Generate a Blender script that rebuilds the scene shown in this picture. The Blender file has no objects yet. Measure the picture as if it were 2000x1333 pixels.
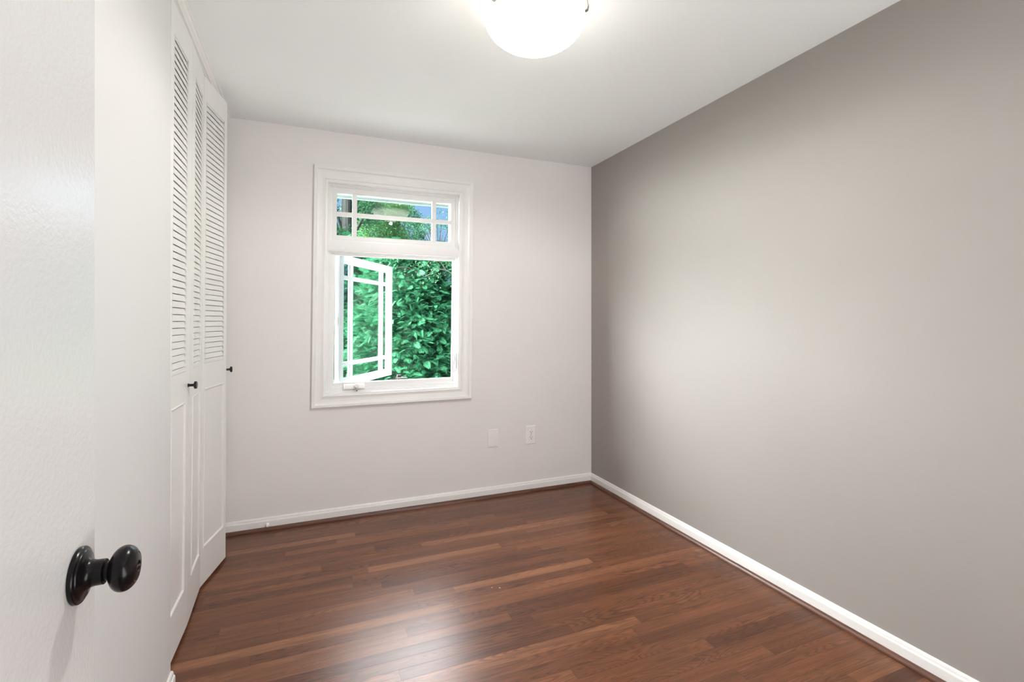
import bpy, bmesh, math, random
import numpy as np
from mathutils import Vector, Matrix

S = bpy.context.scene
C = S.collection
PI = math.pi

# ------------------------------------------------------------------ camera
cam_d = bpy.data.cameras.new('camera')
cam = bpy.data.objects.new('camera', cam_d)
C.objects.link(cam)
cam.location = (0, 0, 1.254)
cam.rotation_euler = (PI / 2, 0, math.radians(-22.5))
cam_d.sensor_width = 36
cam_d.lens = 17.28
cam_d.shift_y = -40.5 / 2000
cam_d.clip_start = 0.02
S.camera = cam

# ------------------------------------------------------------------ exposure, sampling
S.view_settings.view_transform = 'Standard'
S.view_settings.look = 'None'
S.view_settings.gamma = 1
S.view_settings.use_curve_mapping = False
S.view_settings.exposure = 0.46
try:
    S.cycles.use_denoising = True
    S.cycles.max_bounces = 10
    S.cycles.diffuse_bounces = 6
    S.cycles.transparent_max_bounces = 16
    S.cycles.sample_clamp_indirect = 6.0
    S.cycles.caustics_reflective = False
    S.cycles.caustics_refractive = False
except Exception:
    pass

LAMP_EMIT = 20.0
LAMP_W = 20.0
FILL_W = 38.0
SUN_E = 6.0
SKY_LOW = 0.74
SKY_HIGH = 16.0
SKY_LEFT = 72.0
SKY_RIGHT = 4.5

# ------------------------------------------------------------------ world (sky: blue low down, bright cloud higher up)
w = bpy.data.worlds.new('sky')
S.world = w
w.use_nodes = True
nt = w.node_tree
nt.nodes.clear()
_o = nt.nodes.new('ShaderNodeOutputWorld')
_b = nt.nodes.new('ShaderNodeBackground')
_tc = nt.nodes.new('ShaderNodeTexCoord')
_sx = nt.nodes.new('ShaderNodeSeparateXYZ')
nt.links.new(_tc.outputs['Generated'], _sx.inputs[0])
_m1 = nt.nodes.new('ShaderNodeMapRange')
_m1.interpolation_type = 'SMOOTHSTEP'
_m1.inputs[1].default_value = 0.20
_m1.inputs[2].default_value = 0.42
nt.links.new(_sx.outputs[2], _m1.inputs[0])
_mx = nt.nodes.new('ShaderNodeMixRGB')
_mx.inputs[1].default_value = (0.36, 0.58, 1.0, 1)
_mx.inputs[2].default_value = (0.98, 0.98, 1.0, 1)
nt.links.new(_m1.outputs[0], _mx.inputs[0])
_m2 = nt.nodes.new('ShaderNodeMapRange')
_m2.interpolation_type = 'SMOOTHSTEP'
_m2.inputs[1].default_value = 0.22
_m2.inputs[2].default_value = 0.42
_m2.inputs[3].default_value = SKY_LOW
_m2.inputs[4].default_value = SKY_HIGH
nt.links.new(_sx.outputs[2], _m2.inputs[0])
nt.links.new(_mx.outputs[0], _b.inputs[0])
# bright cloud added out of view on the left, to light the grey wall
_m3 = nt.nodes.new('ShaderNodeMapRange')
_m3.interpolation_type = 'SMOOTHSTEP'
_m3.inputs[1].default_value = -0.22
_m3.inputs[2].default_value = -0.55
_m3.inputs[3].default_value = 0.0
_m3.inputs[4].default_value = SKY_LEFT
nt.links.new(_sx.outputs[0], _m3.inputs[0])
_mxx = nt.nodes.new('ShaderNodeMath')
_mxx.operation = 'MAXIMUM'
nt.links.new(_m2.outputs[0], _mxx.inputs[0])
nt.links.new(_m3.outputs[0], _mxx.inputs[1])
# a second bright patch added just right of the view for the door's gloss
_d3 = nt.nodes.new('ShaderNodeMath')
_d3.operation = 'MULTIPLY_ADD'
nt.links.new(_sx.outputs[1], _d3.inputs[0])
_d3.inputs[1].default_value = -0.30
nt.links.new(_sx.outputs[0], _d3.inputs[2])
_m5 = nt.nodes.new('ShaderNodeMapRange')
_m5.interpolation_type = 'SMOOTHSTEP'
_m5.inputs[1].default_value = 0.0
_m5.inputs[2].default_value = 0.05
_m5.inputs[4].default_value = SKY_RIGHT
nt.links.new(_d3.outputs[0], _m5.inputs[0])
_m6 = nt.nodes.new('ShaderNodeMapRange')
_m6.interpolation_type = 'SMOOTHSTEP'
_m6.inputs[1].default_value = 0.10
_m6.inputs[2].default_value = 0.16
nt.links.new(_sx.outputs[2], _m6.inputs[0])
_m56 = nt.nodes.new('ShaderNodeMath')
_m56.operation = 'MULTIPLY'
nt.links.new(_m5.outputs[0], _m56.inputs[0])
nt.links.new(_m6.outputs[0], _m56.inputs[1])
_mx2 = nt.nodes.new('ShaderNodeMath')
_mx2.operation = 'MAXIMUM'
nt.links.new(_mxx.outputs[0], _mx2.inputs[0])
nt.links.new(_m56.outputs[0], _mx2.inputs[1])
# ... and ends some 30 degrees right of straight ahead; beyond it the sky is plain
_dd = nt.nodes.new('ShaderNodeMath')
_dd.operation = 'MULTIPLY_ADD'
nt.links.new(_sx.outputs[1], _dd.inputs[0])
_dd.inputs[1].default_value = -0.62
nt.links.new(_sx.outputs[0], _dd.inputs[2])
_m4 = nt.nodes.new('ShaderNodeMapRange')
_m4.interpolation_type = 'SMOOTHSTEP'
_m4.inputs[1].default_value = -0.05
_m4.inputs[2].default_value = -0.25
_m4.inputs[3].default_value = 0.0
_m4.inputs[4].default_value = 1.0
nt.links.new(_dd.outputs[0], _m4.inputs[0])
_mm = nt.nodes.new('ShaderNodeMath')
_mm.operation = 'MULTIPLY'
nt.links.new(_mx2.outputs[0], _mm.inputs[0])
nt.links.new(_m4.outputs[0], _mm.inputs[1])
_mf = nt.nodes.new('ShaderNodeMath')
_mf.operation = 'MAXIMUM'
nt.links.new(_mm.outputs[0], _mf.inputs[0])
_mf.inputs[1].default_value = SKY_LOW
_f2 = nt.nodes.new('ShaderNodeMapRange')
_f2.inputs[1].default_value = SKY_LOW
_f2.inputs[2].default_value = 6.0
nt.links.new(_mf.outputs[0], _f2.inputs[0])
nt.links.new(_f2.outputs[0], _mx.inputs[0])
nt.links.new(_mf.outputs[0], _b.inputs[1])
nt.links.new(_b.outputs[0], _o.inputs[0])


def add_light(name, kind, loc, energy, color=(1, 1, 1), target=None, **kw):
    d = bpy.data.lights.new(name, kind)
    d.energy = energy
    d.color = color
    for k, v in kw.items():
        setattr(d, k, v)
    o = bpy.data.objects.new(name, d)
    o.location = loc
    if target is not None:
        o.rotation_euler = (Vector(target) - Vector(loc)).to_track_quat('-Z', 'Y').to_euler()
    C.objects.link(o)
    return o


# the sun stands behind the house and lights the trees from the front
add_light('sun', 'SUN', (-8, -7, 12), SUN_E, (1.0, 0.95, 0.86), target=(0.5, 4, 0), angle=math.radians(0.6))
# added fill light behind the camera, standing in for daylight from the hall
add_light('fill_light', 'AREA', (1.72, -0.80, 0.95), FILL_W, (0.97, 0.985, 1.0), target=(0.15, 2.1, 2.75), shape='RECTANGLE', size=1.3, size_y=2.0)

# ------------------------------------------------------------------ node helpers


class NT:
    def __init__(self, name):
        self.m = bpy.data.materials.new(name)
        self.m.use_nodes = True
        self.t = self.m.node_tree
        self.t.nodes.clear()
        self.out = self.t.nodes.new('ShaderNodeOutputMaterial')

    def n(self, typ, *ins, out=0, **kw):
        nd = self.t.nodes.new(typ)
        for k, v in kw.items():
            if k.startswith('i_'):
                self.put(nd.inputs[k[2:].replace('_', ' ')], v)
            else:
                setattr(nd, k, v)
        for i, v in enumerate(ins):
            if v is not None:
                self.put(nd.inputs[i], v)
        return nd.outputs[out]

    def put(self, sock, v):
        if isinstance(v, bpy.types.NodeSocket):
            self.t.links.new(v, sock)
        else:
            sock.default_value = v

    def math(self, op, a, b=None, c=None):
        return self.n('ShaderNodeMath', a, b, c, operation=op)

    def pos(self):
        return self.n('ShaderNodeNewGeometry', out=0)

    def xyz(self, v):
        s = self.t.nodes.new('ShaderNodeSeparateXYZ')
        self.put(s.inputs[0], v)
        return s.outputs[0], s.outputs[1], s.outputs[2]

    def vec(self, x, y, z):
        return self.n('ShaderNodeCombineXYZ', x, y, z)

    def mix(self, f, a, b, mode='MIX'):
        return self.n('ShaderNodeMixRGB', f, a, b, blend_type=mode)

    def noise(self, v, scale, detail=2.0, rough=0.5, out=0):
        return self.n('ShaderNodeTexNoise', out=out, i_Vector=v, i_Scale=scale, i_Detail=detail, i_Roughness=rough)

    def ramp(self, f, stops):
        nd = self.t.nodes.new('ShaderNodeValToRGB')
        cr = nd.color_ramp
        while len(cr.elements) < len(stops):
            cr.elements.new(0.5)
        for e, (p, c) in zip(cr.elements, stops):
            e.position = p
            e.color = tuple(c) + (1,)
        self.put(nd.inputs[0], f)
        return nd.outputs[0]

    def principled(self, col, rough, bump=None, bump_s=0.1, bump_d=0.002, **kw):
        nd = self.t.nodes.new('ShaderNodeBsdfPrincipled')
        self.put(nd.inputs['Base Color'], col if isinstance(col, bpy.types.NodeSocket) else tuple(col) + (1,))
        self.put(nd.inputs['Roughness'], rough)
        for k, v in kw.items():
            self.put(nd.inputs[k.replace('_', ' ')], v)
        if bump is not None:
            b = self.t.nodes.new('ShaderNodeBump')
            b.inputs['Strength'].default_value = bump_s
            b.inputs['Distance'].default_value = bump_d
            self.put(b.inputs['Height'], bump)
            self.t.links.new(b.outputs[0], nd.inputs['Normal'])
        self.t.links.new(nd.outputs[0], self.out.inputs[0])
        return nd


def paint(name, col, rough, spec=0.5, scale=180, bs=0.12, bd=0.001, var=0.03):
    k = NT(name)
    p = k.pos()
    n1 = k.noise(p, scale, 3)
    n2 = k.noise(p, 2.2, 3)
    c = k.mix(n2, tuple(x * (1 - var) for x in col) + (1,), tuple(min(1, x * (1 + var)) for x in col) + (1,))
    k.principled(c, rough, n1, bs, bd, Specular_IOR_Level=spec)
    return k.m


M = {}
M['wall'] = paint('warm_white_wall_paint', (0.84, 0.815, 0.80), 0.6, 0.3)
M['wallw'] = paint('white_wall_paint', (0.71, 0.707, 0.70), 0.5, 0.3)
M['grey'] = paint('taupe_grey_wall_paint', (0.345, 0.316, 0.298), 0.62, 0.30, 120, 0.25, 0.001, 0.02)
M['ceil'] = paint('flat_white_ceiling_paint', (0.93, 0.955, 0.96), 0.75, 0.2)
M['trim'] = paint('white_trim_paint', (0.87, 0.86, 0.845), 0.32, 0.5, 60, 0.05)
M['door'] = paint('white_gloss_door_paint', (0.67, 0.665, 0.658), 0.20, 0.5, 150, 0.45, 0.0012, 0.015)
M['louver'] = paint('white_closet_door_paint', (0.82, 0.81, 0.79), 0.36, 0.5, 90, 0.06)
M['vinyl'] = paint('white_window_frame', (0.84, 0.835, 0.83), 0.33, 0.5, 50, 0.03)
M['sash'] = paint('white_sash_skylight_tone', (0.50, 0.535, 0.56), 0.35, 0.5, 50, 0.03)  # white sash; skylight's blue and a dimmer light put into its colour
M['plastic'] = paint('white_plastic', (0.92, 0.90, 0.88), 0.3, 0.5, 50, 0.02)
M['plate'] = paint('cream_white_plate', (0.88, 0.86, 0.84), 0.35, 0.5, 50, 0.02)
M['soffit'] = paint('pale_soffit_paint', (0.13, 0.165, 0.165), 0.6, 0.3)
M['dark'] = paint('dark_slot', (0.03, 0.028, 0.026), 0.6, 0.2)


def metal(name, col, rough, metallic=1.0, spec=0.5):
    k = NT(name)
    n = k.noise(k.pos(), 220, 2)
    k.principled(col, rough, n, 0.05, 0.0005, Metallic=metallic, Specular_IOR_Level=spec)
    return k.m


M['bronze'] = metal('oil_rubbed_black_bronze', (0.006, 0.005, 0.0055), 0.22, 0.0, 0.25)
M['blackknob'] = metal('matte_black_metal', (0.014, 0.012, 0.011), 0.38, 0.2)
M['nickel'] = metal('brushed_nickel', (0.42, 0.38, 0.33), 0.35)
M['steel'] = metal('dull_steel', (0.22, 0.21, 0.20), 0.4)


def mk_floor():
    k = NT('stained_oak_strip_floor')
    x, y, z = k.xyz(k.pos())
    W = 0.0572
    yy = k.math('DIVIDE', k.math('ADD', y, 10.0), W)
    row = k.math('FLOOR', yy)
    fy = k.math('FRACT', yy)
    r1 = k.n('ShaderNodeTexWhiteNoise', noise_dimensions='1D', i_W=row)
    r2 = k.n('ShaderNodeTexWhiteNoise', noise_dimensions='1D', i_W=k.math('ADD', row, 371.3))
    L = k.math('MULTIPLY_ADD', r2, 0.9, 0.65)
    xx = k.math('DIVIDE', k.math('MULTIPLY_ADD', r1, 4.0, k.math('ADD', x, 20.0)), L)
    col = k.math('FLOOR', xx)
    fx = k.math('FRACT', xx)
    pid = k.n('ShaderNodeTexWhiteNoise', noise_dimensions='2D', i_Vector=k.vec(row, col, 0.0))
    pid2 = k.n('ShaderNodeTexWhiteNoise', noise_dimensions='2D', i_Vector=k.vec(col, row, 0.0))
    base = k.ramp(pid, [(0.0, (0.105, 0.036, 0.016)), (0.22, (0.140, 0.050, 0.022)), (0.5, (0.165, 0.060, 0.026)),
                        (0.78, (0.188, 0.071, 0.031)), (0.93, (0.208, 0.082, 0.037)), (1.0, (0.27, 0.116, 0.055))])
    off = k.math('MULTIPLY', pid2, 53.0)
    # cathedral figure: contour lines of a stretched noise field, one field per board
    gv = k.vec(k.math('MULTIPLY_ADD', x, 1.5, off), k.math('MULTIPLY', y, 15.0), k.math('MULTIPLY', pid, 31.0))
    fld = k.noise(gv, 1.0, 1.5, 0.45)
    rings = k.math('SINE', k.math('MULTIPLY', fld, 165.0))
    rings = k.math('MULTIPLY_ADD', rings, 0.5, 0.5)
    rings = k.math('POWER', rings, 2.2)
    # fine pores
    pv = k.vec(k.math('MULTIPLY_ADD', x, 7.0, off), k.math('MULTIPLY', y, 260.0), 0.0)
    pores = k.noise(pv, 1.0, 3, 0.6)
    broad = k.noise(k.vec(k.math('MULTIPLY_ADD', x, 2.2, off), k.math('MULTIPLY', y, 34.0), off), 1.0, 3, 0.55)
    amt = k.math('MULTIPLY', k.n('ShaderNodeMapRange', pid2, 0.25, 0.9, 0.15, 0.68), rings)
    c = k.mix(amt, base, (0.040, 0.014, 0.008, 1))
    pm = k.n('ShaderNodeMapRange', pores, 0.38, 0.68, 0.80, 1.16)
    bm_ = k.n('ShaderNodeMapRange', broad, 0.3, 0.7, 0.74, 1.24)
    c = k.mix(1.0, c, k.vec(pm, pm, pm), 'MULTIPLY')
    c = k.mix(1.0, c, k.vec(bm_, bm_, bm_), 'MULTIPLY')
    # seams
    dy = k.math('MINIMUM', fy, k.math('SUBTRACT', 1.0, fy))
    sy = k.n('ShaderNodeMapRange', dy, 0.008, 0.022, 1.0, 0.0)
    dx = k.math('MULTIPLY', k.math('MINIMUM', fx, k.math('SUBTRACT', 1.0, fx)), L)
    sx = k.n('ShaderNodeMapRange', dx, 0.0006, 0.0016, 1.0, 0.0)
    seam = k.math('MAXIMUM', sy, sx)
    c = k.mix(k.math('MULTIPLY', seam, 0.55), c, (0.025, 0.010, 0.006, 1))
    # two small flecks of white paint left on the boards
    for (px, py, rr) in ((1.615, 2.72, 0.0045), (0.828, 2.150, 0.007), (0.795, 2.165, 0.006)):
        d = k.n('ShaderNodeVectorMath', k.vec(x, k.math('MULTIPLY', y, 1.0), 0.0), (px, py, 0.0), operation='DISTANCE', out=1)
        d = k.math('ADD', d, k.math('MULTIPLY', k.noise(k.pos(), 300, 2), 0.004))
        c = k.mix(k.n('ShaderNodeMapRange', d, rr, rr * 0.6, 0.0, 0.8), c, (0.7, 0.6, 0.52, 1))
    rough = k.math('MULTIPLY_ADD', pores, 0.10, 0.27)
    h = k.math('SUBTRACT', k.math('MULTIPLY', k.math('SUBTRACT', 1.0, rings), 0.18), seam)
    h = k.math('ADD', h, k.math('MULTIPLY', k.math('MULTIPLY', fy, k.math('SUBTRACT', 1.0, fy)), 0.9))
    k.principled(c, rough, h, 0.13, 0.0010, Specular_IOR_Level=0.42)
    return k.m


M['floor'] = mk_floor()


def mk_shoe():
    k = NT('stained_oak_shoe_moulding')
    x, y, z = k.xyz(k.pos())
    n = k.noise(k.vec(k.math('MULTIPLY', x, 9), k.math('MULTIPLY', y, 9), k.math('MULTIPLY', z, 160)), 1.0, 3)
    c = k.ramp(n, [(0.3, (0.075, 0.028, 0.017)), (0.7, (0.15, 0.062, 0.036))])
    k.principled(c, 0.35)
    return k.m


M['shoe'] = mk_shoe()


def mk_bowl(name, f):
    k = NT(name)
    n = k.noise(k.pos(), 5.0, 3)
    st = k.n('ShaderNodeMapRange', n, 0.3, 0.7, 0.85 * LAMP_EMIT * f, 1.1 * LAMP_EMIT * f)
    st = k.math('MULTIPLY', st, k.n('ShaderNodeMapRange', k.xyz(k.pos())[2], 2.318, 2.356, 1.0, 0.08))   # the rim stands above the bulbs
    k.principled((0.85, 0.82, 0.77), 0.2, Emission_Color=(1.0, 0.97, 0.915, 1), Emission_Strength=st)
    return k.m


M['bowl'] = mk_bowl('lit_alabaster_glass', 1.0)
M['bowl_inside'] = mk_bowl('lit_alabaster_glass_inside', 0.12)


def mk_glass(name, tint, ior=1.5):
    k = NT(name)
    tr = k.n('ShaderNodeBsdfTransparent', tuple(tint) + (1,))
    gl = k.n('ShaderNodeBsdfGlossy', i_Color=(1, 1, 1, 1), i_Roughness=0.01)
    bf = k.n('ShaderNodeNewGeometry', out=6)
    fr = k.n('ShaderNodeFresnel', k.math('MULTIPLY_ADD', bf, 1 / ior - ior, ior))
    mx = k.n('ShaderNodeMixShader', fr, tr, gl)
    k.t.links.new(mx, k.out.inputs[0])
    return k.m


M['glass'] = mk_glass('clear_window_glass', (0.93, 0.97, 0.95), 1.2)
M['glass_sash'] = mk_glass('low_e_window_glass', (0.90, 0.93, 0.92))


def leaf(name, a, b, scale=1.3, trans=0.35):
    k = NT(name)
    p = k.pos()
    n1 = k.noise(p, scale, 3)
    n2 = k.noise(p, 14.0, 2)
    f = k.math('MULTIPLY_ADD', n2, 0.6, k.math('MULTIPLY_ADD', n1, 1.2, -0.4))
    c = k.mix(k.n('ShaderNodeClamp', f), tuple(a) + (1,), tuple(b) + (1,))
    pr = k.principled(c, 0.6, Specular_IOR_Level=0.12)
    tl = k.n('ShaderNodeBsdfTranslucent', k.mix(0.5, c, tuple(b) + (1,)))
    mx = k.n('ShaderNodeMixShader', trans, pr.outputs[0], tl)
    k.t.links.new(mx, k.out.inputs[0])
    return k.m


M['cypress'] = leaf('blue_green_cypress_foliage', (0.003, 0.026, 0.012), (0.022, 0.116, 0.052), 3.0, 0.2)
M['sapling'] = leaf('mid_green_sapling_leaves', (0.003, 0.018, 0.007), (0.013, 0.048, 0.016), 3.0, 0.2)
M['leaf_light'] = leaf('light_green_leaves', (0.008, 0.050, 0.018), (0.055, 0.15, 0.045), 2.0, 0.35)
M['leaf_dark'] = leaf('dark_green_leaves', (0.003, 0.026, 0.012), (0.018, 0.075, 0.034), 0.9, 0.3)


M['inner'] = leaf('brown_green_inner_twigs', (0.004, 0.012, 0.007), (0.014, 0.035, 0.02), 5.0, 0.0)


def mk_bark():
    k = NT('grey_brown_bark')
    x, y, z = k.xyz(k.pos())
    n = k.noise(k.vec(k.math('MULTIPLY', x, 22), k.math('MULTIPLY', y, 22), k.math('MULTIPLY', z, 3)), 1.0, 4)
    c = k.ramp(n, [(0.3, (0.0015, 0.002, 0.0015)), (0.7, (0.006, 0.0075, 0.006))])
    k.principled(c, 0.9, n, 0.6, 0.02)
    return k.m


M['bark'] = mk_bark()


def mk_lawn():
    k = NT('lawn_grass')
    n = k.noise(k.pos(), 6, 5)
    c = k.ramp(n, [(0.3, (0.02, 0.06, 0.015)), (0.7, (0.06, 0.14, 0.035))])
    k.principled(c, 0.9, n, 0.8, 0.03)
    return k.m


M['lawn'] = mk_lawn()

# ------------------------------------------------------------------ object helpers


def link(name, me, mat, parent=None, smooth=False):
    o = bpy.data.objects.new(name, me)
    me.name = name
    if mat is not None:
        me.materials.append(mat)
    C.objects.link(o)
    if parent is not None:
        o.parent = parent
    if smooth:
        for p in me.polygons:
            p.use_smooth = True
    return o


def obj(name, bm, mat, parent=None, smooth=False, bevel=0.0, fix=True):
    if fix:
        bmesh.ops.recalc_face_normals(bm, faces=bm.faces)
    me = bpy.data.meshes.new(name)
    bm.to_mesh(me)
    bm.free()
    o = link(name, me, mat, parent, smooth)
    if smooth:
        me.set_sharp_from_angle(angle=math.radians(38))
    if bevel:
        md = o.modifiers.new('bevel', 'BEVEL')
        md.width = bevel
        md.segments = 2
        md.limit_method = 'ANGLE'
        md.angle_limit = math.radians(40)
    return o


def tag(o, label=None, cat=None, group=None, kind=None):
    if label:
        o['label'] = label
    if cat:
        o['category'] = cat
    if group:
        o['group'] = group
    if kind:
        o['kind'] = kind
    return o


def empty(name, loc=(0, 0, 0)):
    o = bpy.data.objects.new(name, None)
    o.empty_display_size = 0.05
    o.location = loc
    C.objects.link(o)
    return o


def B():
    return bmesh.new()


def box(bm, x0, x1, y0, y1, z0, z1, mx=None):
    vs = [Vector((x, y, z)) for x in (x0, x1) for y in (y0, y1) for z in (z0, z1)]
    if mx is not None:
        vs = [mx @ v for v in vs]
    v = [bm.verts.new(p) for p in vs]
    for f in ((0, 1, 3, 2), (4, 6, 7, 5), (0, 4, 5, 1), (2, 3, 7, 6), (0, 2, 6, 4), (1, 5, 7, 3)):
        bm.faces.new([v[i] for i in f])


def prism(bm, pts, a, b, mapf):
    """a closed 2D profile pts extruded from a to b; mapf(u, v, t) -> 3D"""
    n = len(pts)
    r0 = [bm.verts.new(mapf(u, v, a)) for u, v in pts]
    r1 = [bm.verts.new(mapf(u, v, b)) for u, v in pts]
    for i in range(n):
        bm.faces.new((r0[i], r0[(i + 1) % n], r1[(i + 1) % n], r1[i]))
    bm.faces.new(r0[::-1])
    bm.faces.new(r1)


def sweep(bm, x0, x1, z0, z1, prof, mapf, sc=(1, 1, 1, 1), close=False):
    """mitred picture frame: prof = (u inward from the outer edge, h towards the viewer); sc scales u for left, right, bottom, top"""
    L, R, D, T = sc
    rings = []
    for u, h in prof:
        rings.append([bm.verts.new(mapf(x, z, h)) for x, z in
                      ((x0 + u * L, z0 + u * D), (x1 - u * R, z0 + u * D), (x1 - u * R, z1 - u * T), (x0 + u * L, z1 - u * T))])
    if close:
        rings.append(rings[0])
    for a, b in zip(rings, rings[1:]):
        for i in range(4):
            j = (i + 1) % 4
            bm.faces.new((a[i], a[j], b[j], b[i]))


def lathe(bm, prof, mx, seg=40, cap0=True, cap1=True):
    """prof = (r, axial); revolved around local Z, placed by mx"""
    rings = []
    for r, a in prof:
        if r < 1e-6:
            rings.append([bm.verts.new(mx @ Vector((0, 0, a)))])
        else:
            rings.append([bm.verts.new(mx @ Vector((r * math.cos(2 * PI * i / seg), r * math.sin(2 * PI * i / seg), a))) for i in range(seg)])
    for A, Bq in zip(rings, rings[1:]):
        for i in range(seg):
            j = (i + 1) % seg
            q = [A[i % len(A)], A[j % len(A)], Bq[j % len(Bq)], Bq[i % len(Bq)]]
            q = [v for n_, v in enumerate(q) if v not in q[:n_]]
            if len(q) > 2:
                bm.faces.new(q)
    if cap0 and len(rings[0]) > 2:
        bm.faces.new(rings[0][::-1])
    if cap1 and len(rings[-1]) > 2:
        bm.faces.new(rings[-1])


def tube(bm, pts, rad, seg=8):
    pts = [Vector(p) for p in pts]
    if not hasattr(rad, '__len__'):
        rad = [rad] * len(pts)
    rings = []
    for i, p in enumerate(pts):
        d = (pts[min(i + 1, len(pts) - 1)] - pts[max(i - 1, 0)]).normalized()
        a = d.orthogonal().normalized() if i == 0 else (prev - d * prev.dot(d)).normalized()
        prev = a
        b = d.cross(a)
        rings.append([bm.verts.new(p + (a * math.cos(2 * PI * k / seg) + b * math.sin(2 * PI * k / seg)) * rad[i]) for k in range(seg)])
    for A, Bq in zip(rings, rings[1:]):
        for k in range(seg):
            bm.faces.new((A[k], A[(k + 1) % seg], Bq[(k + 1) % seg], Bq[k]))
    bm.faces.new(rings[0][::-1])
    bm.faces.new(rings[-1])


# ------------------------------------------------------------------ room shell
XR, XL, YB, YF, ZC = 2.026, -0.428, 3.285, 0.11, 2.44
CL0, CL1 = 1.965, 3.285          # closet opening along the left wall
HX0, HX1, HZ0, HZ1 = 0.098, 0.966, 0.785, 2.128   # hole for the window


def struct(name, bm, mat, label, cat, bevel=0.0):
    return tag(obj(name, bm, mat, None, bevel=bevel), label, cat, kind='structure')


b = B(); box(b, -1.15, XR + .12, -1.75, YB + .14, -0.12, 0.0)
struct('floor', b, M['floor'], 'dark stained oak strip floor running across the room', 'floor')
b = B(); box(b, -1.15, XR + .12, -1.75, YB + .14, ZC, ZC + .12)
struct('ceiling', b, M['ceil'], 'flat white ceiling above the whole room', 'ceiling')
b = B()
box(b, -1.15, HX0, YB, YB + .14, 0, ZC)
box(b, HX1, XR, YB, YB + .14, 0, ZC)
box(b, HX0, HX1, YB, YB + .14, 0, HZ0)
box(b, HX0, HX1, YB, YB + .14, HZ1, ZC)
struct('wall_back', b, M['wall'], 'warm white wall that holds the window', 'wall')
b = B(); box(b, XR, XR + .12, -1.75, YB + .14, 0, ZC)
struct('wall_right', b, M['grey'], 'taupe grey accent wall on the right side', 'wall')
b = B()
box(b, XL - .12, XL, YF, CL0, 0, ZC)
box(b, XL - .12, -.446, CL0, CL1, 2.396, ZC)
struct('wall_left', b, M['wallw'], 'white wall between the entry door and the louvered closet doors', 'wall')
b = B()
box(b, -1.15, -1.07, CL0 - .15, YB, 0, ZC)
box(b, -1.07, XL - .12, CL0 - .15, CL0 - .07, 0, ZC)
struct('wall_closet', b, M['wall'], 'inner walls of the closet behind the louvered doors', 'wall')
b = B()
box(b, -1.15, -0.30, -0.01, YF, 0, ZC)
struct('wall_front', b, M['wall'], 'white wall the entry door is hung on, behind the camera', 'wall')
b = B()
box(b, -1.15, -1.05, -1.65, -0.01, 0, ZC)
box(b, -1.15, XR, -1.75, -1.65, 0, ZC)
struct('wall_hall', b, M['wall'], 'white walls of the hall the room opens to', 'wall')

# baseboards and the brown shoe mouldings
bbp = [(0, 0), (.013, 0), (.013, .052), (.0115, .056), (.0085, .058), (.0085, .061), (.007, .068), (.004, .0715), (0, .0725)]
shp = [(0, 0), (.017, 0)] + [(.017 * math.cos(a) , .019 * math.sin(a)) for a in [PI / 2 * i / 7 for i in range(1, 7)]] + [(0, .019)]
SH = [(u + .013, v) for u, v in shp]
b = B(); prism(b, bbp, -.50, XR, lambda u, v, t: (t, YB - u, v))
struct('baseboard_back', b, M['trim'], 'white baseboard under the window wall', 'baseboard')
b = B(); prism(b, bbp, YF, YB - .013, lambda u, v, t: (XR - u, t, v))
struct('baseboard_right', b, M['trim'], 'white baseboard along the taupe grey wall', 'baseboard')
b = B(); prism(b, bbp, YF, CL0 + .004, lambda u, v, t: (XL + u, t, v))
struct('baseboard_left', b, M['trim'], 'short white baseboard end beside the closet', 'baseboard')
b = B(); prism(b, SH, -.50, XR - .013, lambda u, v, t: (t, YB - u, v))
struct('trim_1', b, M['shoe'], 'brown shoe moulding along the foot of the window wall baseboard', 'moulding')
b = B(); prism(b, SH, YF, YB - .030, lambda u, v, t: (XR - u, t, v))
struct('trim_2', b, M['shoe'], 'brown shoe moulding along the foot of the grey wall baseboard', 'moulding')
# small cove under the ceiling over the closet, and the closet jambs
cov = [(0, 0), (.006, 0), (.010, .004), (.018, .009), (.022, .015), (.029, .017), (.029, .023), (0, .023)]
b = B(); prism(b, cov, YF, YB, lambda u, v, t: (-.446 + u, t, ZC - .023 + v))
struct('trim_3', b, M['trim'], 'slim white moulding under the ceiling above the closet doors', 'moulding')
b = B()
box(b, XL - .075, XL - .045, CL0 + .001, CL0 + .074, 0, 2.396)
struct('trim_4', b, M['trim'], 'white jamb lining of the closet opening', 'jamb')

# ------------------------------------------------------------------ window
KX = 0.0118


def wl(x, z, h):            # window plane -> world; h towards the room; the old frame leans a little
    return (x + KX * (z - 1.466), YB - h, z)


def wbox(bm, x0, x1, d0, d1, z0, z1):
    vs = [wl(x, z, -d) for x in (x0, x1) for d in (d0, d1) for z in (z0, z1)]
    v = [bm.verts.new(p) for p in vs]
    for f in ((0, 1, 3, 2), (4, 6, 7, 5), (0, 4, 5, 1), (2, 3, 7, 6), (0, 2, 6, 4), (1, 5, 7, 3)):
        bm.faces.new([v[i] for i in f])


win = tag(empty('window_1', (0.54, YB, 0.71)), 'white framed window with fixed transom above an open casement', 'window', kind='structure')


def kid(name, bm, mat, parent=None, bevel=0.0, smooth=False):
    p = parent if parent is not None else win
    o = obj(name, bm, mat, None, smooth=smooth, bevel=bevel)
    o.parent = p
    # geometry is written in world coordinates: keep it there
    q = p
    off = Vector((0, 0, 0))
    while q is not None:
        off += q.location
        q = q.parent
    o.location = -off
    return o


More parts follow.
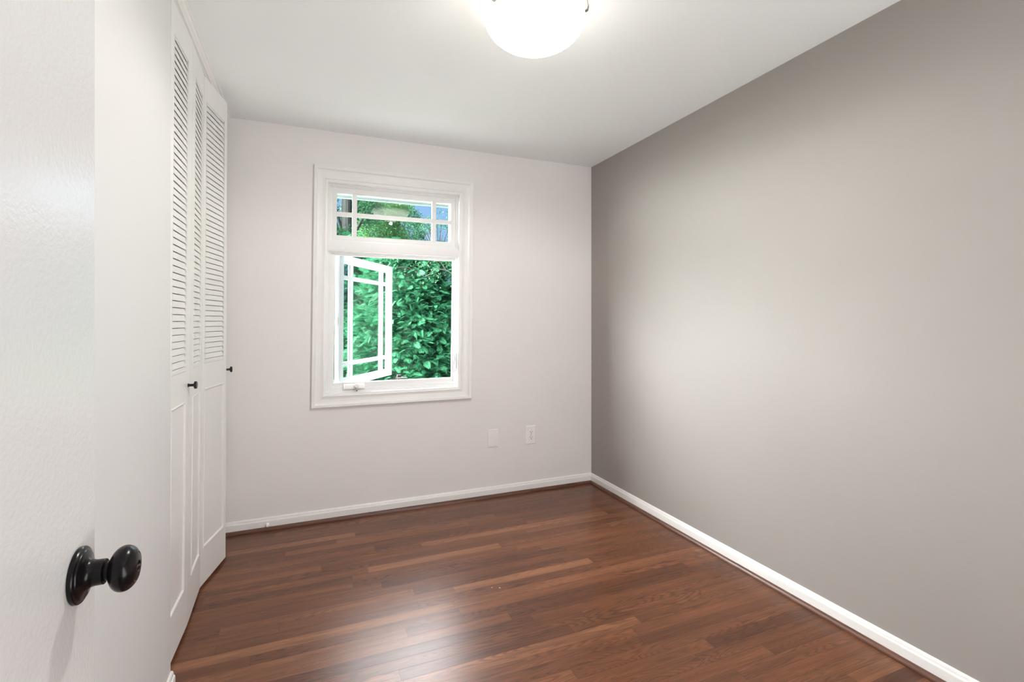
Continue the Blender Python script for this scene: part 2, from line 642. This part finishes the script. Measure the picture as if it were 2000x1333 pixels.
CX0, CX1, CZ0, CZ1 = 0.0239, 1.0582, 0.7095, 2.219
b = B()
sweep(b, CX0, CX1, CZ0, CZ1, [(0, 0), (0, .020), (.003, .023), (.016, .023), (.019, .021), (.023, .016), (.032, .0135), (.050, .0125),
                              (.060, .0145), (.066, .0165), (.070, .0125), (.080, .0115), (.083, .009), (.083, -.012), (.060, -.012), (.060, 0)],
      wl, (1, 1.22, 1.04, 1.20))
kid('casing', b, M['trim'])
b = B()
# transom frame, mullion rail and lower frame, with their stepped reveals
TF = [(-.006, .004), (.0, .004), (0, -.016), (.009, -.016), (.0095, -.024), (.017, -.024), (.0175, -.033), (.030, -.034), (.030, -.10), (-.006, -.10)]
sweep(b, .107, .956, 1.742, 2.118, TF, wl, (1, .9, .9, .9))
LF = [(-.006, .004), (0, .004), (0, -.020), (.010, -.020), (.012, -.030), (.026, -.030), (.027, -.042), (.046, -.043), (.049, -.047), (.049, -.062), (-.006, -.062)]
sweep(b, .107, .956, .795, 1.690, LF, wl, (1, .55, 1.22, .46))
wbox(b, .100, .963, -.006, .10, 1.6912, 1.7412)
wbox(b, .107, .956, -.010, .0, 1.698, 1.734)
kid('window_frame', b, M['vinyl'])
# transom sash
ts = tag(empty('transom_sash', Vector((.54, YB + .05, 1.93)) - win.location))
ts.parent = win
b = B()
sweep(b, .1365, .930, 1.769, 2.092, [(0, 0 - .035), (.003, -.033), (.020, -.033), (.026, -.038), (.027, -.062), (.027, -.08), (0, -.08)], wl, (1, .95, 1.1, 1))
kid('sash_frame', b, M['vinyl'], ts)
b = B()
for xc in (.2705, .790):
    wbox(b, xc - .0145, xc + .0145, .034, .046, 1.795, 2.07)
    wbox(b, xc - .011, xc + .011, .052, .064, 1.795, 2.07)
for (x0, x1) in ((.163, .2560), (.2850, .7755), (.8045, .906)):
    wbox(b, x0, x1, .035, .046, 1.9335 - .0135, 1.9335 + .0135)
    wbox(b, x0, x1, .052, .063, 1.9335 - .011, 1.9335 + .011)
kid('muntin_grid', b, M['vinyl'], ts)
b = B(); wbox(b, .158, .910, .047, .051, 1.790, 2.072)
kid('glass', b, M['glass'], ts)

# casement sash, swung out on its left side
PH = math.radians(57)
SL, SZ0, SZ1 = 0.80, 0.815, 1.683
HG = Vector((0.188, 3.362, 0))
dU = Vector((math.cos(PH), math.sin(PH), 0))
dN = Vector((math.sin(PH), -math.cos(PH), 0))    # faces the room


def sl(u, z, h):
    return HG + dU * u + dN * h + Vector((KX * (z - 1.25) * .6, 0, z))


def sbox(bm, u0, u1, h0, h1, z0, z1):
    v = [bm.verts.new(sl(u, z, h)) for u in (u0, u1) for h in (h0, h1) for z in (z0, z1)]
    for f in ((0, 1, 3, 2), (4, 6, 7, 5), (0, 4, 5, 1), (2, 3, 7, 6), (0, 2, 6, 4), (1, 5, 7, 3)):
        bm.faces.new([v[i] for i in f])


cs = tag(empty('casement_sash', Vector((HG.x, HG.y, SZ0)) - win.location))
cs.parent = win
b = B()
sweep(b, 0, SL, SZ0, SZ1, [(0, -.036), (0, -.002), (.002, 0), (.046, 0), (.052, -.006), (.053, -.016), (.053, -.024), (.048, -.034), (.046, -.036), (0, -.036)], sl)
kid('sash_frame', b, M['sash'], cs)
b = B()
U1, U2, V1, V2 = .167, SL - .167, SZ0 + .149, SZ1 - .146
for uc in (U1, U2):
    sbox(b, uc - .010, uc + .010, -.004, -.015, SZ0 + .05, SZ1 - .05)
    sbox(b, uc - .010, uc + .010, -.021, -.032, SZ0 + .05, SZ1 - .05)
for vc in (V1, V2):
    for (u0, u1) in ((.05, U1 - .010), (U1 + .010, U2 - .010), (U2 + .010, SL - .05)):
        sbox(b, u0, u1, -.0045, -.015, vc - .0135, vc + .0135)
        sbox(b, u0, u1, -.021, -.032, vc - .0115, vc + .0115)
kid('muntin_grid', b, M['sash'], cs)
b = B(); sbox(b, .048, SL - .048, -.016, -.020, SZ0 + .048, SZ1 - .048)
kid('glass', b, M['glass_sash'], cs)
b = B()
sbox(b, -.003, 0, -.012, -.024, 1.222, 1.272)
kid('keeper', b, M['nickel'], cs)
b = B(); sbox(b, SL - .002, SL + .006, -.004, -.018, 1.33, 1.39)
kid('lock_strike', b, M['steel'], cs)

# crank operator on the sill: housing, folded crank, arm and track
Zs = .795
b = B()
prism(b, [(0, 0), (.026, 0), (.026, .010), (.020, .024), (.008, .030), (0, .030)], .212, .340, lambda u, v, t: (t - .004, YB + .030 - u, .826 - .012 + v * 1.05))
kid('crank_housing', b, M['plastic'], bevel=.003)
ck = tag(empty('crank_handle', Vector((.283, YB, .83)) - win.location))
ck.parent = win
b = B()
lathe(b, [(.0, -.004), (.013, -.004), (.0145, .002), (.0145, .008), (.011, .012), (0, .013)], Matrix.Translation((.283, YB + .002, .836)) @ Matrix.Rotation(PI / 2, 4, 'X'), 24)
kid('knob', b, M['plastic'], ck, smooth=True)
b = B()
tube(b, [(.283, YB - .004, .826), (.284, YB - .010, .815), (.284, YB - .022, .806)], [.006, .005, .0055], 10)
kid('crank_lever', b, M['nickel'], ck, smooth=True)
b = B()
tube(b, [(.50, YB + .046, .861), (.530, YB + .043, .8645), (.565, YB + .046, .8655)], .0028, 6)
box(b, .548, .615, YB + .040, YB + .052, .8625, .8705)
tube(b, [(.545, YB + .075, .868), (.62, YB + .22, .850)], .005, 6)
kid('operator_arm', b, M['steel'])
b = B(); box(b, .556, .581, YB + .080, YB + .105, .850, .884)
kid('guide_block', b, M['blackknob'])
b = B()
tube(b, [wl(.9475, 1.03, .0), wl(.9475, 1.00, .008), wl(.947, .93, .009), wl(.947, .905, .004)], [.004, .005, .005, .004], 8)
kid('lock_lever', b, M['nickel'])

# ------------------------------------------------------------------ entry door with its knob (open against the left side)
DX, DY0, DY1 = -0.284, 0.125, 0.884
d1 = tag(empty('door_1', (DX - .0175, DY0, 0.01)), 'white flat entry door standing open at the left with black knob', 'door', kind='structure')
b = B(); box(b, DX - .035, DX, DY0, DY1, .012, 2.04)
kid('door_slab', b, M['door'], d1, bevel=.0015)
kx = Matrix.Translation((DX, .826, .914)) @ Matrix.Rotation(PI / 2, 4, 'Y') @ Matrix.Diagonal((1, 1, .79, 1))
kn = tag(empty('door_knob', Vector((DX, .826, .914)) - d1.location))
kn.parent = d1
b = B()
lathe(b, [(0.0, 0), (.0352, 0), (.0362, .0012), (.0362, .0062), (.0352, .0078), (.0325, .0086), (.0318, .0088), (.0312, .0106), (.0300, .0116), (.0262, .0128), (.0220, .0148), (.0188, .0178), (.0172, .0215), (.0165, .026), (.0163, .0375), (.0155, .0385), (0, .0385)], kx, 64)
o = kid('rosette', b, M['bronze'], kn, smooth=True)
b = B()
kp = [(0.0122, .036), (.0122, .0465)]
for i in range(15):
    a = math.radians(-62 + 112 * i / 14)
    kp.append((.0298 * math.cos(a) ** .9, .0650 + .0225 * math.sin(a)))
kp += [(.0190, .0829), (.0182, .0826), (.0176, .0830), (.012, .0846), (.0076, .0850), (.0070, .0835), (.004, .0832), (0, .0832)]
lathe(b, kp, kx, 64)
kid('knob', b, M['bronze'], kn, smooth=True)
b = B()
box(b, -.0008, .0008, -.004, .004, .0830, .0840, kx)
kid('lock_slot', b, M['nickel'], kn)
b = B()
for z in (.25, 1.02, 1.80):
    lathe(b, [(0, z), (.006, z), (.006, z + .09), (0, z + .09)], Matrix.Translation((DX - .002, DY0 - .006, 0)), 12)
kid('hinge', b, M['bronze'], d1)

# ------------------------------------------------------------------ bifold louvered closet doors
PT = 0.028
rowz = [.015, .188, .930, 1.054, 2.275, 2.390]
ST = 0.042


def bifold_panel(parent, p0, p1, SA, SB, la, lb, knob_at=None):
    """a panel whose room face runs from p0 to p1 (floor points); louvres above, a moulded panel below"""
    p0 = Vector((p0[0], p0[1], 0)); p1 = Vector((p1[0], p1[1], 0))
    e = (p1 - p0).normalized()
    nr = Vector((e.y, -e.x, 0))      # towards the room
    Wd = (p1 - p0).length - .002

    def mp(u, z, h):
        return p0 + e * (u + .001) + nr * h + Vector(((la + (lb - la) * u / Wd) * (z - .015) / 2.375, 0, z))

    def pbox(bm, u0, u1, h0, h1, z0, z1):
        v = [bm.verts.new(mp(u, z, h)) for u in (u0, u1) for h in (h0, h1) for z in (z0, z1)]
        for f in ((0, 1, 3, 2), (4, 6, 7, 5), (0, 4, 5, 1), (2, 3, 7, 6), (0, 2, 6, 4), (1, 5, 7, 3)):
            bm.faces.new([v[i] for i in f])

    pn = tag(empty('door_panel', Vector((p0.x, p0.y, .015)) - parent.location))
    pn.parent = parent
    b = B()
    for z0, z1, du in ((rowz[0], rowz[3], 0), (rowz[3], rowz[4], .005), (rowz[4], rowz[5], 0)):
        pbox(b, 0, SA, -PT, 0, z0, z1)
        pbox(b, Wd - SB + du, Wd, -PT, 0, z0, z1)
    for z0, z1 in ((rowz[0], rowz[1]), (rowz[2], rowz[3]), (rowz[4], rowz[5])):
        pbox(b, SA, Wd - SB, -PT, 0, z0, z1)
    kid('panel_frame', b, M['louver'], pn)
    # louvres
    b = B()
    z = 1.0478
    zlast = rowz[3]
    pitch = .0254
    u0, u1 = SA - .001, Wd - SB + .001
    while z < rowz[4] - .004:
        zt = min(z + .0225, rowz[4] + .004)
        zc = zt - .0125                       # the top corners are nipped off
        dep = lambda zz: -.001 - .0022 * (zz - z) / .0225
        out = [(u0, z), (u1, z), (u1, zc), (u1 - .0105, zt), (u0, zt)]
        fr = [b.verts.new(mp(u, zz, dep(zz))) for u, zz in out]
        bk = [b.verts.new(mp(u, zz + (.003 if zz == z else 0), dep(zz) - .0025)) for u, zz in out]
        b.faces.new(fr)
        b.faces.new(bk[::-1])
        for i in range(5):
            b.faces.new((fr[i], bk[i], bk[(i + 1) % 5], fr[(i + 1) % 5]))
        for ua, ub in ((Wd - SB, Wd - SB + .005),):      # stile beside the slat; a pocket stays open at its nipped corner
            pbox(b, ua, ub, -PT + .001, 0, max(zlast, rowz[3]), zc)
        zlast = zt
        z += pitch
    for ua, ub in ((Wd - SB, Wd - SB + .005),):
        pbox(b, ua, ub, -PT + .001, 0, zlast, rowz[4])
    kid('louver_slats', b, M['louver'], pn)
    # bead moulding round the louvres and the lower panel
    b = B()
    bead = [(0, 0), (.001, .0025), (.004, .0035), (.007, .002), (.009, -.002), (.011, -.0035), (.011, -.012), (0, -.012)]
    sweep(b, SA - .004, Wd - SB + .004, rowz[1] - .004, rowz[2] + .004, bead, lambda x, zz, h: mp(x, zz, h), (.45, .45, 1, 1))
    bead2 = [(0, 0), (.001, .002), (.004, .002), (.005, -.004), (.005, -.008), (0, -.008)]
    sweep(b, SA - .004, Wd - SB + .004, rowz[3] - .003, rowz[4] + .004, bead2, lambda x, zz, h: mp(x, zz, h), (.3, .3, 3.4, .3))
    kid('bead_moulding', b, M['louver'], pn)
    b = B()
    pbox(b, SA - .001, Wd - SB + .001, -.014, -.0035, rowz[1] - .001, rowz[2] + .001)
    kid('lower_panel', b, M['louver'], pn)
    if knob_at is not None:
        base = mp(knob_at, .992, 0)
        mx = Matrix.Translation(base) @ nr.to_track_quat('Z', 'Y').to_matrix().to_4x4()
        b = B()
        lathe(b, [(0, -.002), (.0075, -.002), (.0075, .002), (.0055, .004), (.0055, .018), (.008, .0205), (.0145, .0225), (.0155, .025), (.0155, .029), (.0135, .0315), (0, .032)], mx, 28)
        kid('knob', b, M['blackknob'], pn, smooth=True)
    return pn


PA = (-.4610, 2.045); PB = (-.4555, 2.352); PC_ = (-.4640, 2.655); PD = (-.4005, 2.948); PE = (-.4620, 3.238)
d2 = tag(empty('door_2', (PA[0], PA[1], .015)), 'white louvered bifold closet door beside the entry side, nearly closed flat', 'closet door', kind='structure')
bifold_panel(d2, PA, PB, .042, .071, .018, .020, knob_at=.281)
bifold_panel(d2, PB, PC_, .070, .055, .020, .018)
b = B()
for z in (.35, 1.2, 2.1):
    lathe(b, [(0, z), (.004, z), (.004, z + .06), (0, z + .06)], Matrix.Translation((PB[0] - .031, PB[1], 0)), 10)
kid('hinge', b, M['nickel'], d2)
d3 = tag(empty('door_3', (PE[0], PE[1], .015)), 'white louvered bifold closet door by the window wall, folded slightly out', 'closet door', kind='structure')
bifold_panel(d3, PC_, PD, .030, .042, .018, .008)
bifold_panel(d3, PD, PE, .042, .042, .008, .002, knob_at=.045)
b = B(); box(b, XL - .075, XL - .045, CL0 + .108, CL1 - .02, 2.3915, 2.396)
kid('track', b, M['steel'], d3)

# ------------------------------------------------------------------ ceiling lamp
LX, LY, RZ = .767, 1.630, 2.364
lamp = tag(empty('ceiling_lamp', (LX, LY, ZC)), 'lit frosted alabaster bowl light with nickel clips on the ceiling', 'ceiling light')
Tl = Matrix.Translation((LX, LY, 0))
b = B()
prof = []
for i in range(15):                     # outer skin, rim to bottom
    a = i / 14
    r = .1875 * math.cos(a * PI / 2) ** 0.95 if a < 1 else 0
    prof.append((max(r, 0), RZ - .112 * math.sin(a * PI / 2) ** 1.08))
inner = [(max(r - .005, 0), z + .005) for r, z in prof[::-1]]
lathe(b, [(.1905, RZ + .004), (.192, RZ)] + prof + inner[:-1] + [(.184, RZ + .004), (.1905, RZ + .004)], Tl, 64, False, False)
bmesh.ops.remove_doubles(b, verts=b.verts, dist=1e-5)
bowl = kid('glass_bowl', b, M['bowl'], lamp, smooth=True)
bowl.data.materials.append(M['bowl_inside'])
for p in bowl.data.polygons:
    if p.normal.z > .05:
        p.material_index = 1
b = B()
lathe(b, [(0, ZC), (.172, ZC), (.174, ZC - .006), (.172, ZC - .024), (.162, ZC - .028), (0, ZC - .028)], Tl, 48)
kid('ceiling_pan', b, M['plastic'], lamp, smooth=False)
Rv = Vector((.9239, -.3827, 0)); Nv = Vector((-.3827, -.9239, 0))
for ang in (20, 140, 260):
    a = math.radians(ang)
    dr = Rv * math.cos(a) + Nv * math.sin(a)
    tg = Vector((-dr.y, dr.x, 0))
    cpt = [(.170, ZC - .012), (.182, ZC - .020), (.189, ZC - .045), (.1925, RZ + .012), (.1945, RZ - .004), (.1905, RZ - .016), (.180, RZ - .020)]
    b = B()
    wdt, th = .0085, .003
    ra, rb = [], []
    for r, z in cpt:
        c0 = Vector((LX, LY, z)) + dr * r
        ra.append([b.verts.new(c0 + tg * s * wdt) for s in (-1, 1)])
        rb.append([b.verts.new(c0 + tg * s * wdt + dr * th + Vector((0, 0, .0012))) for s in (-1, 1)])
    for i in range(len(cpt) - 1):
        for q in ((ra[i][0], ra[i][1], ra[i + 1][1], ra[i + 1][0]), (rb[i][1], rb[i][0], rb[i + 1][0], rb[i + 1][1]),
                  (ra[i][0], ra[i + 1][0], rb[i + 1][0], rb[i][0]), (ra[i][1], rb[i][1], rb[i + 1][1], ra[i + 1][1])):
            b.faces.new(q)
    b.faces.new((ra[0][0], rb[0][0], rb[0][1], ra[0][1]))
    b.faces.new((ra[-1][1], rb[-1][1], rb[-1][0], ra[-1][0]))
    kid('clip', b, M['nickel'], lamp)

# the lamp's own light, leaving the underside of the bowl
add_light('ceiling_lamp_light', 'SPOT', (LX, LY, RZ - .135), LAMP_W, (1.0, 0.97, 0.92), target=(LX, LY, 0), spot_size=math.radians(179), spot_blend=0.30, shadow_soft_size=0.014)

# ------------------------------------------------------------------ wall plates and door stop


def rounded_plate(bm, xc, zc, wd, ht, y0, th):
    pr = [(0, 0), (0, th * .55), (.003, th * .9), (.006, th)]
    x0, x1, z0, z1 = xc - wd / 2, xc + wd / 2, zc - ht / 2, zc + ht / 2
    sweep(bm, x0, x1, z0, z1, pr, lambda x, z, h: (x, y0 - h, z))
    bm.verts.ensure_lookup_table()
    vs = bm.verts[-4:]
    bm.faces.new(vs)


pl = tag(empty('wall_plate', (1.213, YB, .4136)), 'blank white cover plate low on the window wall, left of the outlet', 'wall plate')
b = B(); rounded_plate(b, 1.213, .4136, .0805, .128, YB, .006)
kid('cover_plate', b, M['plate'], pl)
b = B(); rounded_plate(b, 1.213, .4136, .058, .104, YB - .0055, .0022)
kid('blank_insert', b, M['plate'], pl)
ol = tag(empty('power_outlet', (1.5095, YB, .4127)), 'white duplex power outlet low on the window wall near the grey wall', 'outlet')
b = B(); rounded_plate(b, 1.5095, .4127, .0785, .131, YB, .006)
kid('cover_plate', b, M['plastic'], ol)
for dz in (.0200, -.0200):
    zc = .4127 + dz
    b = B()
    lathe(b, [(0, 0), (.0165, 0), (.0165, .003), (.0155, .0040), (0, .0040)], Matrix.Translation((1.5095, YB - .0055, zc)) @ Matrix.Rotation(PI / 2, 4, 'X'), 28)
    rc = kid('receptacle', b, M['plastic'], ol)
    b = B()
    box(b, 1.5095 - .0080, 1.5095 - .0052, YB - .0100, YB - .0080, zc - .0005, zc + .0090)
    box(b, 1.5095 + .0052, 1.5095 + .0080, YB - .0100, YB - .0080, zc + .0005, zc + .0085)
    lathe(b, [(0, 0), (.0030, 0), (.0030, .002), (0, .002)], Matrix.Translation((1.5095, YB - .0080, zc - .0075)) @ Matrix.Rotation(PI / 2, 4, 'X'), 12)
    s_ = obj('slots', b, M['dark'])
    s_.parent = rc
b = B()
lathe(b, [(0, 0), (.0032, 0), (.0028, .0012), (0, .0014)], Matrix.Translation((1.5095, YB - .006, .4127)) @ Matrix.Rotation(PI / 2, 4, 'X'), 12)
kid('screw', b, M['nickel'], ol)

b = B()
lathe(b, [(0, 0), (.0095, 0), (.0105, .004), (.0105, .012), (.0085, .018), (.004, .0205), (0, .021)], Matrix.Translation((-.225, YB - .0125, .032)) @ Matrix.Rotation(PI / 2, 4, 'X'), 24)
tag(obj('door_stop', b, M['plastic'], smooth=True), 'small white round bumper on the window wall baseboard near closet', 'door stop')

# ------------------------------------------------------------------ outdoors
b = B(); box(b, -14, 18, YB + .2, 30, -.75, -.55)
tag(obj('lawn', b, M['lawn']), 'green lawn under the trees outside the window', 'lawn', kind='structure')
k_ = NT('pale_bounce_concrete')
k_.principled(k_.ramp(k_.noise(k_.pos(), 9, 4), [(0.3, (0.46, 0.45, 0.43)), (0.7, (0.58, 0.565, 0.54))]), 0.9)
b = B(); box(b, -5, 4.0, YB + .2, 6.2, -.56, -.54)  # unseen pale slab, added to throw daylight up onto the ceiling
tag(obj('bounce_slab', b, k_.m), 'unseen pale slab added outside under the window to bounce daylight upward', 'bounce_slab', kind='structure')
b = B()
prism(b, [(.14, .10), (.62, .02), (.62, -.035), (.595, -.035), (.595, -.01), (.14, -.01)], -1.5, 3.0, lambda u, v, t: (t, YB + u, 2.205 + v))
tag(obj('trim_5', b, M['soffit']), 'pale eave board above the window outside', 'eave', kind='structure')


def mesh_from(name, V, Fq, mat, parent, smooth=False):
    me = bpy.data.meshes.new(name)
    V = np.asarray(V, dtype=np.float32).reshape(-1, 3)
    Fq = np.asarray(Fq, dtype=np.int32).reshape(-1, 4)
    me.vertices.add(len(V)); me.vertices.foreach_set('co', V.ravel())
    me.loops.add(len(Fq) * 4); me.loops.foreach_set('vertex_index', Fq.ravel())
    me.polygons.add(len(Fq)); me.polygons.foreach_set('loop_start', np.arange(len(Fq), dtype=np.int32) * 4)
    me.update(calc_edges=True)
    return link(name, me, mat, parent, smooth)


def frond_template():
    """a flat cypress spray: a drooping stem with alternating side leaflets, each with short side scales; unit length along +X"""
    V, Fq = [], []

    def quad(p, d, L, wd, up):
        p = np.array(p); d = np.array(d); d = d / np.linalg.norm(d)
        s = np.cross(d, up); s /= np.linalg.norm(s)
        i = len(V)
        V.extend([p - s * wd * .5, p + d * L * .5 - s * wd * .6 + np.array((0, 0, .01)), p + d * L, p + d * L * .5 + s * wd * .6])
        Fq.append((i, i + 1, i + 2, i + 3))
    up = np.array((0, 0, 1.0))
    for k in range(9):
        t = .08 + k * .104
        L = .46 * (1 - t) ** .7 + .10
        for s in (-1, 1):
            a = math.radians(48 - 14 * t) * s
            d = (math.cos(a), math.sin(a), -.25 - .2 * t)
            p = (t, 0, -.18 * t * t)
            quad(p, d, L, .042, up)
            for q, f, s2 in ((.35, .5, 1), (.6, .4, -1)):
                a2 = a + s2 * math.radians(42)
                pp = np.array(p) + np.array(d) / np.linalg.norm(d) * L * q
                quad(pp, (math.cos(a2), math.sin(a2), -.3), L * f, .036, up)
    quad((0, 0, 0), (1, 0, -.15), 1.02, .03, up)
    return np.array(V), np.array(Fq)


FV, FF = frond_template()


def place_fronds(pos, dirs, size, rng):
    """vectorised copies of the spray"""
    n = len(pos)
    x = dirs / np.linalg.norm(dirs, axis=1)[:, None]
    upv = np.tile(np.array((0, 0, 1.0)), (n, 1)) + rng.normal(0, .35, (n, 3))
    y = np.cross(upv, x); y /= np.linalg.norm(y, axis=1)[:, None]
    z = np.cross(x, y)
    V = (FV[None, :, 0, None] * x[:, None, :] + FV[None, :, 1, None] * y[:, None, :] + FV[None, :, 2, None] * z[:, None, :]) * size[:, None, None] + pos[:, None, :]
    Fq = FF[None] + (np.arange(n) * len(FV))[:, None, None]
    return V.reshape(-1, 3), Fq.reshape(-1, 4)


G0 = -.56


def cypress(x, y, rad, ht, n, seed, label, shape=.5):
    rng = np.random.default_rng(seed)
    t = tag(empty('cypress_tree', (x, y, G0)), label, 'tree', 'evergreens outside the window')
    # fronds gathered in boughs so that dark hollows stay between them; most boughs on the sunny side
    m = 30
    nb = n // m
    hb = .15 + (ht - .25) * rng.random(nb) ** .9
    az = -PI / 2 + (rng.random(nb) * 2 - 1) * PI * np.where(rng.random(nb) < .8, .6, 1.0)
    pos, dirs, size = [], [], []
    for h, a in zip(hb, az):
        r = rad * (1 - h / ht) ** shape * (.80 + .24 * rng.random()) * (1 + .06 * math.sin(3 * a + seed) + .05 * math.sin(5 * h))
        c = np.array((math.cos(a), math.sin(a), 0))
        rr = np.maximum(.05, r - .55 * rng.random(m) ** 1.6)
        side = rng.normal(0, .12, m)
        out = (rr - r) / .55
        tang = np.array((-c[1], c[0], 0))
        p = c[None] * rr[:, None] + tang[None] * side[:, None]
        p[:, 2] = h + rng.normal(0, .055, m) + .14 * out - .9 * side ** 2
        d = c[None] + tang[None] * (side * 4.0 + rng.normal(0, .4, m))[:, None]
        d[:, 2] += rng.normal(.12, .50, m)
        pos.append(p); dirs.append(d); size.append(.075 + .10 * rng.random(m))
    pos = np.concatenate(pos); dirs = np.concatenate(dirs); size = np.concatenate(size)
    V, Fq = place_fronds(pos, dirs, size, rng)
    mesh_from('foliage', V, Fq, M['cypress'], t)
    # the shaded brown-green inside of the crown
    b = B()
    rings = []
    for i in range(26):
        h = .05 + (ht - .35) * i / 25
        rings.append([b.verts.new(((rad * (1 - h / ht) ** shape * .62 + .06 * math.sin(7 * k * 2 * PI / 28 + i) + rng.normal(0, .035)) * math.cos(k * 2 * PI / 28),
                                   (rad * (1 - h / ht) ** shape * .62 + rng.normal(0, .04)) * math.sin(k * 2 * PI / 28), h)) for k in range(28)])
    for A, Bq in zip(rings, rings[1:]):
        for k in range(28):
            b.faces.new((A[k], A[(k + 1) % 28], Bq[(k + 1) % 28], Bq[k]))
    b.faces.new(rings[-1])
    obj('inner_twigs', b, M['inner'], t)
    b = B()
    tube(b, [(0, 0, 0), (.03, 0, ht * .4), (0, .02, ht * .95)], [.13, .09, .02], 10)
    obj('trunk', b, M['bark'], t)
    return t


# NOTE foliage vertices are local to the tree's base
def leaves(pos, nrm, size, rng):
    n = len(pos)
    nrm = nrm / np.linalg.norm(nrm, axis=1)[:, None]
    a = rng.normal(0, 1, (n, 3))
    u = np.cross(nrm, a); u /= np.linalg.norm(u, axis=1)[:, None]
    v = np.cross(nrm, u)
    s = size[:, None]
    P = np.stack([pos - u * s * .6, pos + v * s * .36 + nrm * s * .08, pos + u * s * .6 - nrm * s * .12, pos - v * s * .36 + nrm * s * .08], 1)
    return P.reshape(-1, 3), (np.arange(n)[:, None] * 4 + np.arange(4)[None])


def broadleaf(x, y, lumps, n, lsize, seed, mat, label, trunk, branches=(), hollow=.55, limbs=5):
    """lumps: (dx, dy, z, rx, ry, rz) ellipsoids of leaf clusters; trunk: list of (point, radius)"""
    rng = np.random.default_rng(seed)
    t = tag(empty('broadleaf_tree', (x, y, G0)), label, 'tree', 'broadleaf trees outside the window')
    vol = np.array([l[3] * l[5] for l in lumps]); vol = vol / vol.sum()
    P, Nn = [], []
    for l, f in zip(lumps, vol):
        m = int(n * f)
        nc = max(4, m // 22)
        d = rng.normal(0, 1, (nc, 3)); d /= np.linalg.norm(d, axis=1)[:, None]
        r = hollow + (1 - hollow) * rng.random(nc) ** .6
        cc = d * r[:, None] * np.array(l[3:6]) + np.array((l[0], l[1], l[2] - G0))
        idx = rng.integers(0, nc, m)
        P.append(cc[idx] + rng.normal(0, .085, (m, 3)))
        Nn.append(d[idx] * .6 + rng.normal(0, .6, (m, 3)) + np.array((0, 0, .7)))
    P = np.concatenate(P); Nn = np.concatenate(Nn)
    V, Fq = leaves(P, Nn, lsize * (.7 + .6 * rng.random(len(P))), rng)
    mesh_from('foliage', V, Fq, M[mat], t)
    b = B()
    tube(b, [p for p, r in trunk], [r for p, r in trunk], 12)
    for br in branches:
        q = []
        for (p0, r0), (p1, r1) in zip(br, br[1:]):
            for i in range(5):
                f = i / 5
                q.append((Vector(p0).lerp(Vector(p1), f) + Vector((0, 0, .05 * math.sin(f * PI) + rng.normal(0, .008))), r0 + (r1 - r0) * f))
        br = q + [(Vector(br[-1][0]), br[-1][1])]
        tube(b, [p for p, r in br], [r for p, r in br], 7)
    for l in lumps:
        for q in range(limbs):
            a = q * 2.4 + l[0]
            e = Vector((l[0] + l[3] * .8 * math.cos(a), l[1] + l[4] * .8 * math.sin(a), l[2] - G0 + l[5] * (.6 * math.sin(q * 1.7))))
            s0 = Vector(trunk[-1][0]).lerp(Vector(trunk[0][0]), .3)
            m_ = s0.lerp(e, .55) + Vector((0, 0, .15))
            tube(b, [s0, m_, e], [.03, .016, .004], 6)
    obj('trunk', b, M['bark'], t)
    return t


cypress(1.50, 7.7, 1.20, 3.10, 13500, 3, 'dense blue green cypress filling the right half of the open casement', .36)
cypress(0.65, 10.2, 1.20, 3.50, 10500, 5, 'dark cypress seen through the swung out casement glass', .36)
cypress(5.0, 6.6, 1.35, 3.9, 3000, 8, 'nearer cypress standing apart to the right of the other evergreens')
broadleaf(1.95, 14.4, [(-.25, 0, 3.75, .8, .7, .65), (.40, -.1, 3.3, .6, .6, .45), (-.1, .1, 4.5, .95, .7, .5)], 34000, .042, 21, 'leaf_light',
          'light green round crowned tree filling the middle of the transom', [((0, 0, 0), .16), ((0, 0, 2.2), .12), ((-.1, 0, 4.0), .05)])
broadleaf(3.30, 18.2, [(0, 0, 4.5, .75, .7, 1.0), (-.55, .3, 5.5, .8, .7, .45), (-.3, -.2, 3.4, .8, .7, .8)], 20000, .055, 22, 'leaf_dark',
          'dark green tree edging the blue sky in the transom', [((0, 0, 0), .18), ((0, 0, 2.4), .13), ((-.1, 0, 5.0), .05)])
broadleaf(3.95, 16.0, [(.0, 0, 4.5, .55, .5, .45), (-.35, 0, 4.2, .3, .3, .5), (.15, 0, 3.5, .35, .3, .45)], 900, .05, 23, 'leaf_dark',
          'thin sparse leaved tree against blue sky in the right transom panes', [((0, 0, 0), .05), ((.05, 0, 2.4), .03), ((0, 0, 5.0), .012)], hollow=.1)
broadleaf(0.82, 12.3, [(-.75, .2, 3.8, .6, .5, .6), (-.4, -.3, 3.0, .7, .5, .45), (-.8, .1, 4.5, .6, .5, .4), (.50, .35, 4.2, .45, .4, .6)], 24000, .042, 24, 'leaf_dark',
          'grey trunked leafy tree in the left transom panes', [((0, 0, 0), .18), ((.0, 0, 2.5), .15), ((.02, 0, 5.0), .11)])
broadleaf(1.88, 5.7, [(-.62, .1, 1.86, .32, .2, .10), (-.85, .05, 1.95, .25, .2, .07), (-.35, .1, 1.98, .25, .2, .08)], 420, .022, 25, 'sapling',
          'airy light green sapling reaching over the cypress from the right', [((0, 0, 0), .016), ((0, .02, 1.6), .013), ((-.02, .05, 3.0), .007)],
          branches=[[((0, .03, 2.05), .008), ((-.35, .06, 2.42), .006), ((-.60, .08, 2.32), .0045), ((-.95, .05, 2.42), .002)], [((-.35, .06, 2.42), .004), ((-.5, .1, 2.52), .003), ((-.7, .1, 2.54), .0015)]], hollow=.1, limbs=0)
